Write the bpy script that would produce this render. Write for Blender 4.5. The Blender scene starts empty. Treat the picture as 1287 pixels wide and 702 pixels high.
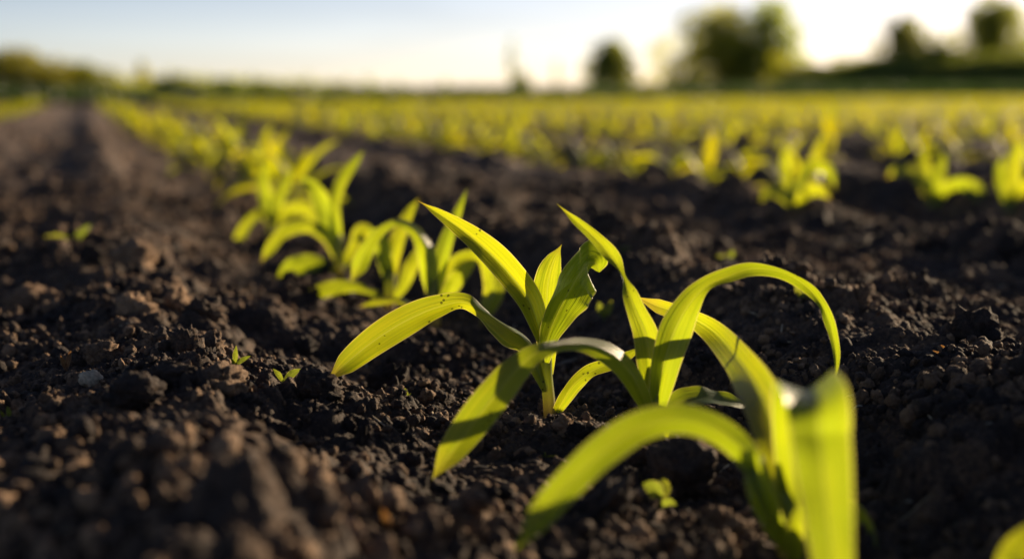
import bpy, math, random
import numpy as np
from mathutils import Vector, Matrix

# ---------------------------------------------------------------- camera, sky, sun, exposure
FPX, CX, CY = 1788.0, 643.5, 351.0          # photograph: focal length and centre in its pixels
CAM_H = 0.16
PITCH = math.atan(0.12975)
YAW = math.radians(16.63)                    # view turned clockwise from the rows, which run along +Y
SUN_AZ = YAW + math.radians(42)              # clockwise from +Y
SUN_EL = math.radians(12.3)
SUN_STRENGTH = 5.0
SKY_STRENGTH = 0.050
EXPOSURE = 1.42

sc = bpy.context.scene
COL = sc.collection
fw = Vector((math.sin(YAW)*math.cos(PITCH), math.cos(YAW)*math.cos(PITCH), -math.sin(PITCH)))
rt = Vector((math.cos(YAW), -math.sin(YAW), 0))
up = rt.cross(fw)
CAM = Vector((0, 0, CAM_H))
cd = bpy.data.cameras.new('camera'); cam = bpy.data.objects.new('camera', cd); COL.objects.link(cam)
cam.matrix_world = Matrix(((rt.x, up.x, -fw.x, 0), (rt.y, up.y, -fw.y, 0), (rt.z, up.z, -fw.z, CAM_H), (0, 0, 0, 1)))
cd.sensor_width = 36; cd.lens = 36*FPX/1287; cd.clip_start = 0.02; cd.clip_end = 6000
cd.dof.use_dof = True; cd.dof.focus_distance = 0.69; cd.dof.aperture_fstop = 4.5
cd.dof.aperture_blades = 9
sc.camera = cam

world = bpy.data.worlds.new('World'); sc.world = world; world.use_nodes = True
wn = world.node_tree; wn.nodes.clear()
wo = wn.nodes.new('ShaderNodeOutputWorld'); wb = wn.nodes.new('ShaderNodeBackground')
sky = wn.nodes.new('ShaderNodeTexSky'); sky.sky_type = 'NISHITA'; sky.sun_disc = False
sky.sun_elevation = SUN_EL; sky.sun_rotation = SUN_AZ
sky.air_density = 0.5; sky.dust_density = 0.35; sky.ozone_density = 1.0
wb.inputs['Strength'].default_value = SKY_STRENGTH
veil = wn.nodes.new('ShaderNodeMix'); veil.data_type = 'RGBA'; veil.blend_type = 'MULTIPLY'   # warm evening veil over the whole sky
veil.inputs[0].default_value = 1.0; veil.inputs[7].default_value = (1.20, 1.0, 0.92, 1)
wtc = wn.nodes.new('ShaderNodeTexCoord'); wmp = wn.nodes.new('ShaderNodeMapping'); wmp.inputs['Scale'].default_value = (1.2, 1.2, 16.0)   # faint streaks of high cloud
wno = wn.nodes.new('ShaderNodeTexNoise'); wno.inputs['Scale'].default_value = 2.2; wno.inputs['Detail'].default_value = 4.0; wno.inputs['Distortion'].default_value = .6
wrp = wn.nodes.new('ShaderNodeMapRange'); wrp.inputs['From Min'].default_value = .35; wrp.inputs['From Max'].default_value = .7; wrp.inputs['To Min'].default_value = .94; wrp.inputs['To Max'].default_value = 1.08
wcl = wn.nodes.new('ShaderNodeVectorMath'); wcl.operation = 'SCALE'
wn.links.new(wtc.outputs['Generated'], wmp.inputs[0]); wn.links.new(wmp.outputs[0], wno.inputs['Vector']); wn.links.new(wno.outputs[0], wrp.inputs[0])
wn.links.new(sky.outputs[0], wcl.inputs[0]); wn.links.new(wrp.outputs[0], wcl.inputs['Scale'])
wn.links.new(wcl.outputs[0], veil.inputs[6]); wn.links.new(veil.outputs[2], wb.inputs[0]); wn.links.new(wb.outputs[0], wo.inputs[0])

sd = bpy.data.lights.new('sun', 'SUN'); sun = bpy.data.objects.new('sun', sd); COL.objects.link(sun)
sd.energy = SUN_STRENGTH; sd.angle = math.radians(0.5); sd.color = (1.0, 0.77, 0.50)
sdir = Vector((math.sin(SUN_AZ)*math.cos(SUN_EL), math.cos(SUN_AZ)*math.cos(SUN_EL), math.sin(SUN_EL)))
sun.rotation_euler = sdir.to_track_quat('Z', 'Y').to_euler()
sun.location = sdir*50

vs = sc.view_settings
vs.view_transform = 'Standard'; vs.look = 'None'; vs.exposure = EXPOSURE; vs.gamma = 1.0; vs.use_curve_mapping = False
sc.render.engine = 'CYCLES'
sc.cycles.use_denoising = True
sc.cycles.max_bounces = 8; sc.cycles.transparent_max_bounces = 8
sc.cycles.sample_clamp_indirect = 6

# ---------------------------------------------------------------- helpers
def ray(px, py):
    """direction of a photograph pixel, scaled to unit depth"""
    return fw + rt*((px-CX)/FPX) + up*((CY-py)/FPX)
def P(px, py, d):
    return CAM + ray(px, py)*d
def far(px, dist):
    """ground point under pixel column px at a level distance"""
    a = YAW + math.atan((px-CX)/FPX*math.cos(PITCH))
    k = dist/math.cos(a-YAW)
    return Vector((math.sin(a)*k, math.cos(a)*k, 0))
def hgt(py, dist):                           # height seen at pixel row py at a level distance
    return CAM_H + (119-py)/FPX*dist

def _hash(ix, iy, seed):
    h = (ix.astype(np.int64)*374761393 + iy.astype(np.int64)*668265263 + seed*2147483647) & 0xffffffff
    h = ((h ^ (h >> 13))*1274126177) & 0xffffffff
    return ((h ^ (h >> 16)) & 0xffffff)/float(0xffffff)
def perlin(x, y, seed=0):
    ix = np.floor(x); iy = np.floor(y); fx = x-ix; fy = y-iy
    ix = ix.astype(np.int64); iy = iy.astype(np.int64)
    u = fx*fx*fx*(fx*(fx*6-15)+10); v = fy*fy*fy*(fy*(fy*6-15)+10)
    def g(dx, dy):
        a = _hash(ix+dx, iy+dy, seed)*2*np.pi
        return np.cos(a)*(fx-dx) + np.sin(a)*(fy-dy)
    a = g(0, 0); b = g(1, 0); c = g(0, 1); d = g(1, 1)
    return (a*(1-u)+b*u)*(1-v) + (c*(1-u)+d*u)*v
def fbm(x, y, seed, octv=3):
    s = 0; a = 1
    for o in range(octv):
        s = s + a*perlin(x, y, seed+o*17); x = x*2.07+3.1; y = y*2.07+1.7; a *= .5
    return s
def lumps(x, y, size, seed, prob):
    """rounded clods: one per cell of the given size, with uneven radius and outline"""
    gx = x/size; gy = y/size
    ix = np.floor(gx).astype(np.int64); iy = np.floor(gy).astype(np.int64)
    best = np.zeros_like(x)
    for dx in (-1, 0, 1):
        for dy in (-1, 0, 1):
            cx = ix+dx; cy = iy+dy
            px = cx+_hash(cx, cy, seed); py = cy+_hash(cx, cy, seed+1)
            r = .25+.5*_hash(cx, cy, seed+2)
            on = _hash(cx, cy, seed+3) < prob
            q = ((gx-px)**2+(gy-py)**2)/(r*r)
            h = np.where(on, np.sqrt(np.clip(1-q, 0, 1))*r, 0)
            best = np.maximum(best, h)
    return best*size

ROW0, ROWS = 0.24, 0.75
PU = np.array([0, .05, .205, .33, .48, .60, .725, .80, .87, 1.0])
PZ = np.array([0, .002, .041, .027, .014, .017, .035, .018, .004, 0])
def profile(x):
    u = ((x-ROW0)/ROWS) % 1.0
    k = np.clip(np.searchsorted(PU, u, side='right')-1, 0, len(PU)-2)
    t = (u-PU[k])/(PU[k+1]-PU[k]); t = t*t*(3-2*t)
    return PZ[k]*(1-t)+PZ[k+1]*t
def height(x, y):
    x = np.asarray(x, float); y = np.asarray(y, float)
    r = np.hypot(x, y)
    xw = x + .030*perlin(x*3.1, y*2.3, 5) + .012*perlin(x*11, y*11, 6)
    # clods make their own outline uneven
    wx = x + .004*perlin(x*120, y*120, 71) + .006*perlin(x*45, y*45, 72)
    wy = y + .004*perlin(x*120, y*120, 73) + .006*perlin(x*45, y*45, 74)
    z = profile(xw)*(1+.5*perlin(x*2.2, y*1.7, 9))
    z = z + .011*fbm(x*7, y*7, 11, 3)
    rough = np.clip(.55+.9*perlin(x*6, y*6, 21), .15, 1.2)
    z = z + rough*(.8*lumps(wx, wy, .044, 31, .13) + .85*lumps(wx, wy, .016, 41, .24) + .8*lumps(wx, wy, .0075, 51, .55))
    z = z + .0030*(np.abs(perlin(x*75, y*75, 61))*2-.5) + .0020*(np.abs(perlin(x*170, y*170, 63))*2-.5) + .0016*perlin(x*330, y*330, 65)
    fade = np.clip((70-r)/30, 0, 1)
    return z*fade
def H(x, y):
    return float(height(np.array([x]), np.array([y]))[0])
def G(px, py):
    """where the line of sight through a photograph pixel meets the soil"""
    d = ray(px, py); t = CAM_H/-d.z
    for k in range(12):
        p = CAM+d*t
        t += .6*((CAM_H-H(p.x, p.y))/-d.z - t)
    return CAM+d*t, t

def new_mesh(name, verts, faces, smooth=True, uv=None):
    me = bpy.data.meshes.new(name)
    verts = np.asarray(verts, np.float32); faces = np.asarray(faces, np.int32)
    n, k = faces.shape
    me.vertices.add(len(verts)); me.vertices.foreach_set('co', verts.ravel())
    me.loops.add(n*k); me.loops.foreach_set('vertex_index', faces.ravel())
    me.polygons.add(n); me.polygons.foreach_set('loop_start', np.arange(0, n*k, k, dtype=np.int32))
    me.polygons.foreach_set('use_smooth', np.full(n, smooth))
    if uv is not None:
        l = me.uv_layers.new(name='UVMap')
        l.data.foreach_set('uv', np.asarray(uv, np.float32)[faces.ravel()].ravel())
    me.update(calc_edges=True)
    return me
def link(name, me, mat, parent=None):
    o = bpy.data.objects.new(name, me); COL.objects.link(o)
    if me is not None and mat is not None and not me.materials: me.materials.append(mat)
    o.parent = parent
    return o
def tag(o, label=None, cat=None, group=None, kind=None):
    if label: o['label'] = label
    if cat: o['category'] = cat
    if group: o['group'] = group
    if kind: o['kind'] = kind
    return o
def empty(name, loc, label, cat, group=None, rz=0.0):
    o = bpy.data.objects.new(name, None); COL.objects.link(o)
    o.location = loc; o.rotation_euler.z = rz; o.empty_display_size = .02
    return tag(o, label, cat, group)

# ---------------------------------------------------------------- materials
def mat(name):
    m = bpy.data.materials.new(name); m.use_nodes = True
    nt = m.node_tree; nt.nodes.clear()
    return m, nt, nt.nodes.new('ShaderNodeOutputMaterial')
def nd(nt, t, **kw):
    n = nt.nodes.new(t)
    for k, v in kw.items():
        if k.startswith('i_'): n.inputs[k[2:].replace('_', ' ')].default_value = v
        else: setattr(n, k, v)
    return n
def ramp(nt, src, stops):
    r = nt.nodes.new('ShaderNodeValToRGB'); e = r.color_ramp.elements
    while len(e) < len(stops): e.new(.5)
    for el, (p, c) in zip(e, stops):
        el.position = p; el.color = (*c, 1) if len(c) == 3 else c
    nt.links.new(src, r.inputs[0]); return r
def mixc(nt, f, a, b, mode='MIX'):
    m = nt.nodes.new('ShaderNodeMix'); m.data_type = 'RGBA'; m.blend_type = mode
    for s, v in ((m.inputs[0], f), (m.inputs[6], a), (m.inputs[7], b)):
        if hasattr(v, 'is_linked'): nt.links.new(v, s)
        elif isinstance(v, (int, float)): s.default_value = v
        else: s.default_value = (*v, 1)
    return m.outputs[2]
def math_(nt, op, a, b=None, clamp=False):
    m = nt.nodes.new('ShaderNodeMath'); m.operation = op; m.use_clamp = clamp
    for s, v in ((m.inputs[0], a), (m.inputs[1], b)):
        if v is None: continue
        if hasattr(v, 'is_linked'): nt.links.new(v, s)
        else: s.default_value = v
    return m.outputs[0]

def soil_material(name, dry=0.5, obj=False):
    m, nt, out = mat(name)
    tc = nd(nt, 'ShaderNodeTexCoord'); geo = nd(nt, 'ShaderNodeNewGeometry')
    pos = geo.outputs['Position']
    n1 = nd(nt, 'ShaderNodeTexNoise', i_Scale=28.0, i_Detail=5.0, i_Roughness=.6)
    n2 = nd(nt, 'ShaderNodeTexNoise', i_Scale=420.0, i_Detail=4.0, i_Roughness=.7)
    n3 = nd(nt, 'ShaderNodeTexNoise', i_Scale=1500.0, i_Detail=3.0, i_Roughness=.7)
    n4 = nd(nt, 'ShaderNodeTexNoise', i_Scale=3.0, i_Detail=3.0)
    for n in (n1, n2, n3, n4): nt.links.new(pos, n.inputs['Vector'])
    f = math_(nt, 'ADD', math_(nt, 'MULTIPLY', n1.outputs[0], .55), math_(nt, 'MULTIPLY', n2.outputs[0], .45))
    if obj:
        oi = nd(nt, 'ShaderNodeObjectInfo')
        f = math_(nt, 'ADD', f, math_(nt, 'MULTIPLY', math_(nt, 'SUBTRACT', oi.outputs['Random'], .35), .34))
    f = math_(nt, 'ADD', f, math_(nt, 'MULTIPLY', math_(nt, 'SUBTRACT', n4.outputs[0], .5), .25))
    c = ramp(nt, f, [(.30, (.0130, .0122, .0142)), (.48, (.050, .0365, .0310)), (.60, (.150, .097, .063)), (.78, (.33, .215, .132))])
    b = nd(nt, 'ShaderNodeBsdfPrincipled', i_Roughness=.88)
    b.inputs['Specular IOR Level'].default_value = .22
    nt.links.new(c.outputs[0], b.inputs['Base Color'])
    bp = nd(nt, 'ShaderNodeBump', i_Strength=1.0, i_Distance=.0022)
    bp2 = nd(nt, 'ShaderNodeBump', i_Strength=1.0, i_Distance=.0009)
    nt.links.new(n2.outputs[0], bp.inputs['Height']); nt.links.new(n3.outputs[0], bp2.inputs['Height'])
    nt.links.new(bp.outputs[0], bp2.inputs['Normal']); nt.links.new(bp2.outputs[0], b.inputs['Normal'])
    nt.links.new(b.outputs[0], out.inputs[0])
    return m
SOIL = soil_material('soil'); CLOD = soil_material('soil_clod', obj=True)

def leaf_material(name, green, trans, tmix=.55, tip=(.42, .24, .05), tipat=.90, specks=True, gloss=.42, simple=False):
    m, nt, out = mat(name)
    uv = nd(nt, 'ShaderNodeUVMap'); sp = nd(nt, 'ShaderNodeSeparateXYZ'); nt.links.new(uv.outputs[0], sp.inputs[0])
    U, V = sp.outputs[0], sp.outputs[1]
    oi = nd(nt, 'ShaderNodeObjectInfo')
    geo = nd(nt, 'ShaderNodeNewGeometry')
    blotch = nd(nt, 'ShaderNodeTexNoise', i_Scale=45.0, i_Detail=3.0); nt.links.new(geo.outputs['Position'], blotch.inputs['Vector'])
    tint = math_(nt, 'ADD', math_(nt, 'MULTIPLY', oi.outputs['Random'], .5), math_(nt, 'MULTIPLY', blotch.outputs[0], .5))
    g = ramp(nt, tint, [(.2, tuple(c*.8 for c in green)), (.8, (green[0]*1.35, green[1]*1.15, green[2]))]).outputs[0]
    t = ramp(nt, tint, [(.2, (trans[0]*.80, trans[1]*.95, trans[2]*1.2)), (.8, (trans[0]*1.1, trans[1]*1.0, trans[2]*.7))]).outputs[0]
    b = nd(nt, 'ShaderNodeBsdfPrincipled', i_Roughness=gloss)
    b.inputs['Specular IOR Level'].default_value = .5
    tr = nd(nt, 'ShaderNodeBsdfTranslucent')
    if not simple:
        # parallel veins along the blade
        cmb = nd(nt, 'ShaderNodeCombineXYZ')
        nt.links.new(math_(nt, 'MULTIPLY', U, 13.0), cmb.inputs[0]); nt.links.new(math_(nt, 'MULTIPLY', V, 1.6), cmb.inputs[1])
        nt.links.new(math_(nt, 'MULTIPLY', oi.outputs['Random'], 50.0), cmb.inputs[2])
        vein = nd(nt, 'ShaderNodeTexNoise', i_Scale=1.0, i_Detail=2.5, i_Roughness=.65); nt.links.new(cmb.outputs[0], vein.inputs['Vector'])
        fine = math_(nt, 'SINE', math_(nt, 'MULTIPLY', U, 190.0))
        vv = math_(nt, 'ADD', vein.outputs[0], math_(nt, 'MULTIPLY', fine, .05))
        vf = nd(nt, 'ShaderNodeMapRange', clamp=True); vf.inputs['From Min'].default_value = .30; vf.inputs['From Max'].default_value = .72
        nt.links.new(vv, vf.inputs['Value'])
        g = mixc(nt, math_(nt, 'MULTIPLY', vf.outputs[0], .75), g, (green[0]*.55, green[1]*.62, green[2]*.6))
        t = mixc(nt, math_(nt, 'MULTIPLY', vf.outputs[0], .85), t, (trans[0]*.50, trans[1]*.66, trans[2]*.5))
        # pale midrib and pale margins
        um = math_(nt, 'ABSOLUTE', math_(nt, 'SUBTRACT', U, .5))
        rib = math_(nt, 'LESS_THAN', um, .022)
        edge = math_(nt, 'GREATER_THAN', um, .478)
        g = mixc(nt, math_(nt, 'MULTIPLY', rib, .45), g, (.30, .34, .12)); g = mixc(nt, math_(nt, 'MULTIPLY', edge, .7), g, (.42, .40, .20))
        t = mixc(nt, math_(nt, 'MULTIPLY', rib, .35), t, (.42, .44, .06)); t = mixc(nt, math_(nt, 'MULTIPLY', edge, .7), t, (.70, .60, .18))
        bp = nd(nt, 'ShaderNodeBump', i_Strength=.8, i_Distance=.0008); nt.links.new(vv, bp.inputs['Height'])
        nt.links.new(bp.outputs[0], b.inputs['Normal']); nt.links.new(bp.outputs[0], tr.inputs['Normal'])
    if specks:
        vo = nd(nt, 'ShaderNodeTexVoronoi', i_Scale=330.0); nt.links.new(geo.outputs['Position'], vo.inputs['Vector'])
        pn = nd(nt, 'ShaderNodeTexNoise', i_Scale=62.0, i_Detail=2.0); nt.links.new(geo.outputs['Position'], pn.inputs['Vector'])
        s = math_(nt, 'MULTIPLY', math_(nt, 'LESS_THAN', vo.outputs['Distance'], .22), math_(nt, 'GREATER_THAN', pn.outputs[0], .63))
        g = mixc(nt, math_(nt, 'MULTIPLY', s, .75), g, (.02, .016, .008)); t = mixc(nt, math_(nt, 'MULTIPLY', s, .75), t, (.02, .016, .004))
    # dried tip
    if tipat < 1:
        tp = nd(nt, 'ShaderNodeMapRange', clamp=True); tp.inputs['From Min'].default_value = tipat; tp.inputs['From Max'].default_value = 1.0
        nt.links.new(math_(nt, 'ADD', V, math_(nt, 'MULTIPLY', math_(nt, 'SUBTRACT', blotch.outputs[0], .5), .12)), tp.inputs['Value'])
        tpf = math_(nt, 'MULTIPLY', tp.outputs[0], math_(nt, 'MULTIPLY', oi.outputs['Random'], .8))
        g = mixc(nt, tpf, g, tip); t = mixc(nt, tpf, t, (tip[0]*1.1, tip[1]*1.1, tip[2]))
    if name == 'corn_stem':
        ft = nd(nt, 'ShaderNodeMapRange', clamp=True); ft.inputs['From Min'].default_value = .38; ft.inputs['From Max'].default_value = .08
        nt.links.new(V, ft.inputs['Value'])
        g = mixc(nt, math_(nt, 'MULTIPLY', ft.outputs[0], .6), g, (.34, .22, .16)); t = mixc(nt, math_(nt, 'MULTIPLY', ft.outputs[0], .6), t, (.60, .36, .20))
    nt.links.new(g, b.inputs['Base Color']); nt.links.new(t, tr.inputs['Color'])
    mx = nd(nt, 'ShaderNodeMixShader'); mx.inputs[0].default_value = tmix
    nt.links.new(b.outputs[0], mx.inputs[1]); nt.links.new(tr.outputs[0], mx.inputs[2]); nt.links.new(mx.outputs[0], out.inputs[0])
    return m
LEAF = leaf_material('corn_leaf', (.045, .100, .032), (.50, .53, .009), .54, gloss=.40)
LEAF_FAR = leaf_material('corn_leaf_far', (.042, .088, .018), (.49, .48, .006), .56, specks=False, simple=True, gloss=.56)
STEM = leaf_material('corn_stem', (.15, .19, .045), (.75, .74, .10), .50, specks=False, tipat=2.0)
WEED = leaf_material('weed_leaf', (.060, .100, .022), (.36, .38, .03), .5, specks=False, tipat=.95)
WEED_RED = leaf_material('red_weed_leaf', (.14, .062, .030), (.36, .16, .06), .4, specks=False, tipat=2.0)
GRASSM = leaf_material('grass_blade', (.026, .050, .014), (.05, .085, .012), .35, specks=False, tipat=2.0, simple=True, gloss=.6)
BANKM = leaf_material('bank_grass_blade', (.060, .092, .022), (.22, .27, .03), .45, specks=False, tipat=2.0, simple=True, gloss=.7)
def crown_mat(name, c, t, mix=.4):
    return leaf_material(name, c, t, mix, specks=False, tipat=2.0, simple=True, gloss=.6)
CROWN_DARK = crown_mat('dark_foliage', (.080, .100, .024), (.42, .46, .04), .55)
CROWN_MID = crown_mat('mid_foliage', (.105, .125, .026), (.58, .60, .05), .58)
CROWN_YEL = crown_mat('yellow_foliage', (.11, .13, .02), (.42, .42, .02))

def plain(name, c1, c2, scale, rough=.8, bump=.3, bd=.002, spec=.3):
    m, nt, out = mat(name)
    tc = nd(nt, 'ShaderNodeTexCoord')
    n = nd(nt, 'ShaderNodeTexNoise', i_Scale=scale, i_Detail=6.0, i_Roughness=.65); nt.links.new(tc.outputs['Object'], n.inputs['Vector'])
    c = ramp(nt, n.outputs[0], [(.3, c1), (.7, c2)])
    b = nd(nt, 'ShaderNodeBsdfPrincipled', i_Roughness=rough); b.inputs['Specular IOR Level'].default_value = spec
    bp = nd(nt, 'ShaderNodeBump', i_Strength=bump, i_Distance=bd); nt.links.new(n.outputs[0], bp.inputs['Height'])
    nt.links.new(c.outputs[0], b.inputs['Base Color']); nt.links.new(bp.outputs[0], b.inputs['Normal']); nt.links.new(b.outputs[0], out.inputs[0])
    return m
BARK = plain('bark', (.05, .04, .03), (.12, .095, .07), 6, .9, .6, .02)
MEADOW = plain('meadow_grass', (.034, .062, .018), (.070, .10, .026), .35, .95, .2, .05, .1)
STONE = plain('pale_stone', (.12, .10, .07), (.44, .38, .29), 2.2, .75, .8, .0006)
STRAW = plain('dry_straw', (.28, .22, .14), (.52, .45, .33), 200, .8, .3, .0003)
PALE = plain('pale_fragment', (.16, .15, .13), (.34, .32, .28), 300, .7, .4, .0003)
TWIG = plain('grey_twig', (.10, .085, .07), (.22, .19, .16), 200, .85, .5, .0004)

# ---------------------------------------------------------------- the soil
def build_ground():
    fine = math.radians(31); dt = .0020
    th = np.arange(-fine, fine, dt)
    side = np.linspace(fine, 2*math.pi-fine, 64)
    th = np.concatenate([th, side[:-1]]) + YAW
    r = [.02]
    while r[-1] < 2500:
        q = r[-1]
        k = 1.16 if q < .28 else 1.004 if q < .42 else 1.002 if q < 1.3 else 1.004 if q < 2.5 else 1.008 if q < 6 else 1.02 if q < 80 else 1.10
        r.append(q*k)
    r = np.array(r)
    R, T = np.meshgrid(r, th, indexing='ij')
    X = R*np.sin(T); Y = R*np.cos(T)
    Z = np.zeros_like(X)
    nr = R[:, 0] < 75
    Z[nr] = height(X[nr], Y[nr])
    n, m = X.shape
    verts = np.stack([X, Y, Z], -1).reshape(-1, 3)
    i = np.arange(n-1)[:, None]*m; j = np.arange(m)[None, :]; j2 = (j+1) % m
    f = np.stack([i+j, i+m+j, i+m+j2, i+j2], -1).reshape(-1, 4)[:, ::-1]
    verts = np.vstack([verts, [[0, 0, H(0, 0)]]])
    me = new_mesh('soil_field', verts, f)
    return tag(link('soil_field', me, SOIL), kind='structure')
build_ground()

FIELD_END = 46.0
def field_end(x):                             # the far edge of the corn runs obliquely, nearer on the left
    return np.clip(20+.75*np.asarray(x, float), 15, FIELD_END)
def build_meadow():
    xs = np.concatenate([-np.geomspace(2500, 40, 14), np.linspace(-30, 120, 60), np.geomspace(140, 2500, 14)])
    ys = np.concatenate([np.linspace(.5, 110, 50), np.geomspace(130, 2500, 16)])
    X, Y = np.meshgrid(xs, ys, indexing='ij'); Y = Y+field_end(X)
    Z = .06+.10*np.clip((Y-field_end(X))/15, 0, 1)*(fbm(X*.11, Y*.11, 301, 2)+.6)
    n, m = X.shape; i = np.arange(n-1)[:, None]*m; j = np.arange(m-1)[None, :]
    f = np.stack([i+j, i+m+j, i+m+j+1, i+j+1], -1).reshape(-1, 4)
    me = new_mesh('meadow', np.stack([X, Y, Z], -1).reshape(-1, 3), f)
    tag(link('meadow', me, MEADOW), kind='structure')
build_meadow()

# a grassy bank behind the field on the right
def build_bank():
    N = 90; verts = []; rows = 9
    for a in range(N):
        px = 960+a*12; D = 118
        hh = np.interp(px, [960, 1010, 1100, 1287, 2100], [hgt(114, D), hgt(94, D), hgt(79, D), hgt(72, D), hgt(64, D)])
        for b in range(rows):
            t = b/(rows-1); p = far(px, D-9+18*t)
            z = hh*math.sin(math.pi*min(1, t*1.0))**.6 if 0 < t < 1 else -.3
            z += .12*math.sin(a*1.7+b*2.3)+.08*math.sin(a*.63)
            verts.append((p.x, p.y, z))
    i = np.arange(N-1)[:, None]*rows; j = np.arange(rows-1)[None, :]
    f = np.stack([i+j, i+rows+j, i+rows+j+1, i+j+1], -1).reshape(-1, 4)
    tag(link('grass_bank', new_mesh('grass_bank', verts, f), MEADOW), kind='structure')
build_bank()

def blades(name, pts, hts, wid, label, seed, material, lean=.35):
    """uncountable grass: one bent blade of two faces at every point"""
    rg = np.random.default_rng(seed); n = len(pts)
    a = rg.uniform(0, 2*np.pi, n); l = rg.uniform(0, lean, n)*hts; la = rg.uniform(0, 2*np.pi, n)
    w = wid*rg.uniform(.6, 1.3, n)
    dx = np.cos(a)*w; dy = np.sin(a)*w; lx = np.cos(la)*l; ly = np.sin(la)*l
    z0 = np.zeros(n)
    base = [pts+np.stack([-dx, -dy, z0], 1), pts+np.stack([dx, dy, z0], 1),
            pts+np.stack([dx*.8+lx*.35, dy*.8+ly*.35, hts*.6], 1), pts+np.stack([-dx*.8+lx*.35, -dy*.8+ly*.35, hts*.6], 1),
            pts+np.stack([dx*.1+lx, dy*.1+ly, hts], 1), pts+np.stack([-dx*.1+lx, -dy*.1+ly, hts], 1)]
    v = np.stack(base, 1).reshape(-1, 3); k = np.arange(n)[:, None]*6
    f = np.concatenate([k+np.array([[0, 1, 2, 3]]), k+np.array([[3, 2, 4, 5]])])
    uv = np.tile([[0, 0], [1, 0], [1, .6], [0, .6], [.5, .9], [.5, .9]], (n, 1))
    o = link(name, new_mesh(name, v, f, uv=uv), material)
    return tag(o, label, 'grass', kind='stuff')
rg = np.random.default_rng(4)
n = 30000
vx = rg.uniform(-6, 50, n); ve = field_end(vx)
pp = np.stack([vx, ve+.5+rg.gamma(2.0, 1.3, n), np.full(n, .04)], 1)
blades('grass_verge', pp, rg.uniform(.35, 1.0, n)*.0130*ve, .03, 'strip of tall dark green grass along the far edge of the corn field', 5, GRASSM)
n = 9000; pxs = rg.uniform(965, 1500, n); tt = rg.uniform(.02, .6, n)
pp = []
for a, t in zip(pxs, tt):
    p = far(a, 109+18*t); D = 118
    hh = np.interp(a, [960, 1010, 1100, 1287, 2100], [hgt(114, D), hgt(94, D), hgt(79, D), hgt(72, D), hgt(64, D)])
    pp.append((p.x, p.y, hh*math.sin(math.pi*t)**.6-.15))
blades('bank_grass', np.array(pp), rg.uniform(.35, .8, n), .07, 'rough green grass covering the bank on the right behind the field', 6, BANKM)

# ---------------------------------------------------------------- clods, crumbs
def ico(sub):
    import bmesh
    bm = bmesh.new(); bmesh.ops.create_icosphere(bm, subdivisions=sub, radius=1)
    v = np.array([x.co[:] for x in bm.verts]); f = np.array([[x.index for x in q.verts] for q in bm.faces]); bm.free()
    return v, f
def noise3(v, s, seed):
    return (perlin(v[:, 0]*s+v[:, 2]*s*.7, v[:, 1]*s-v[:, 2]*s*.5, seed)+perlin(v[:, 1]*s+v[:, 0]*s*.3+9, v[:, 2]*s*1.1, seed+1)
            +perlin(v[:, 2]*s-v[:, 1]*s*.4, v[:, 0]*s+4, seed+2))/1.5
def clod_mesh(name, sub, seed, crumbly=1.0):
    v, f = ico(sub); rg = np.random.default_rng(seed)
    d = 1+.38*noise3(v, 1.3, seed)+.40*crumbly*(np.abs(noise3(v, 2.7, seed+5))-.2)+.34*crumbly*(np.abs(noise3(v, 6.0, seed+9))-.15)
    if sub > 3: d = d+.22*crumbly*(np.abs(noise3(v, 13, seed+13))-.15)+.10*crumbly*noise3(v, 27, seed+15)
    v = v*d[:, None]*rg.uniform(.75, 1.2, 3)
    me = new_mesh(name, v, f)
    me.materials.append(CLOD); return me
crumb_col = bpy.data.collections.new('crumb_shapes')       # only instanced, not linked to the scene
for k in range(10):
    o = bpy.data.objects.new('soil_crumb', clod_mesh('soil_crumb', 3, 100+k*7)); crumb_col.objects.link(o)

lump_col = bpy.data.collections.new('lump_shapes')
for k in range(10):
    o = bpy.data.objects.new('soil_lump', clod_mesh('soil_lump', 4, 300+k*7, 1.25)); lump_col.objects.link(o)

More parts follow.
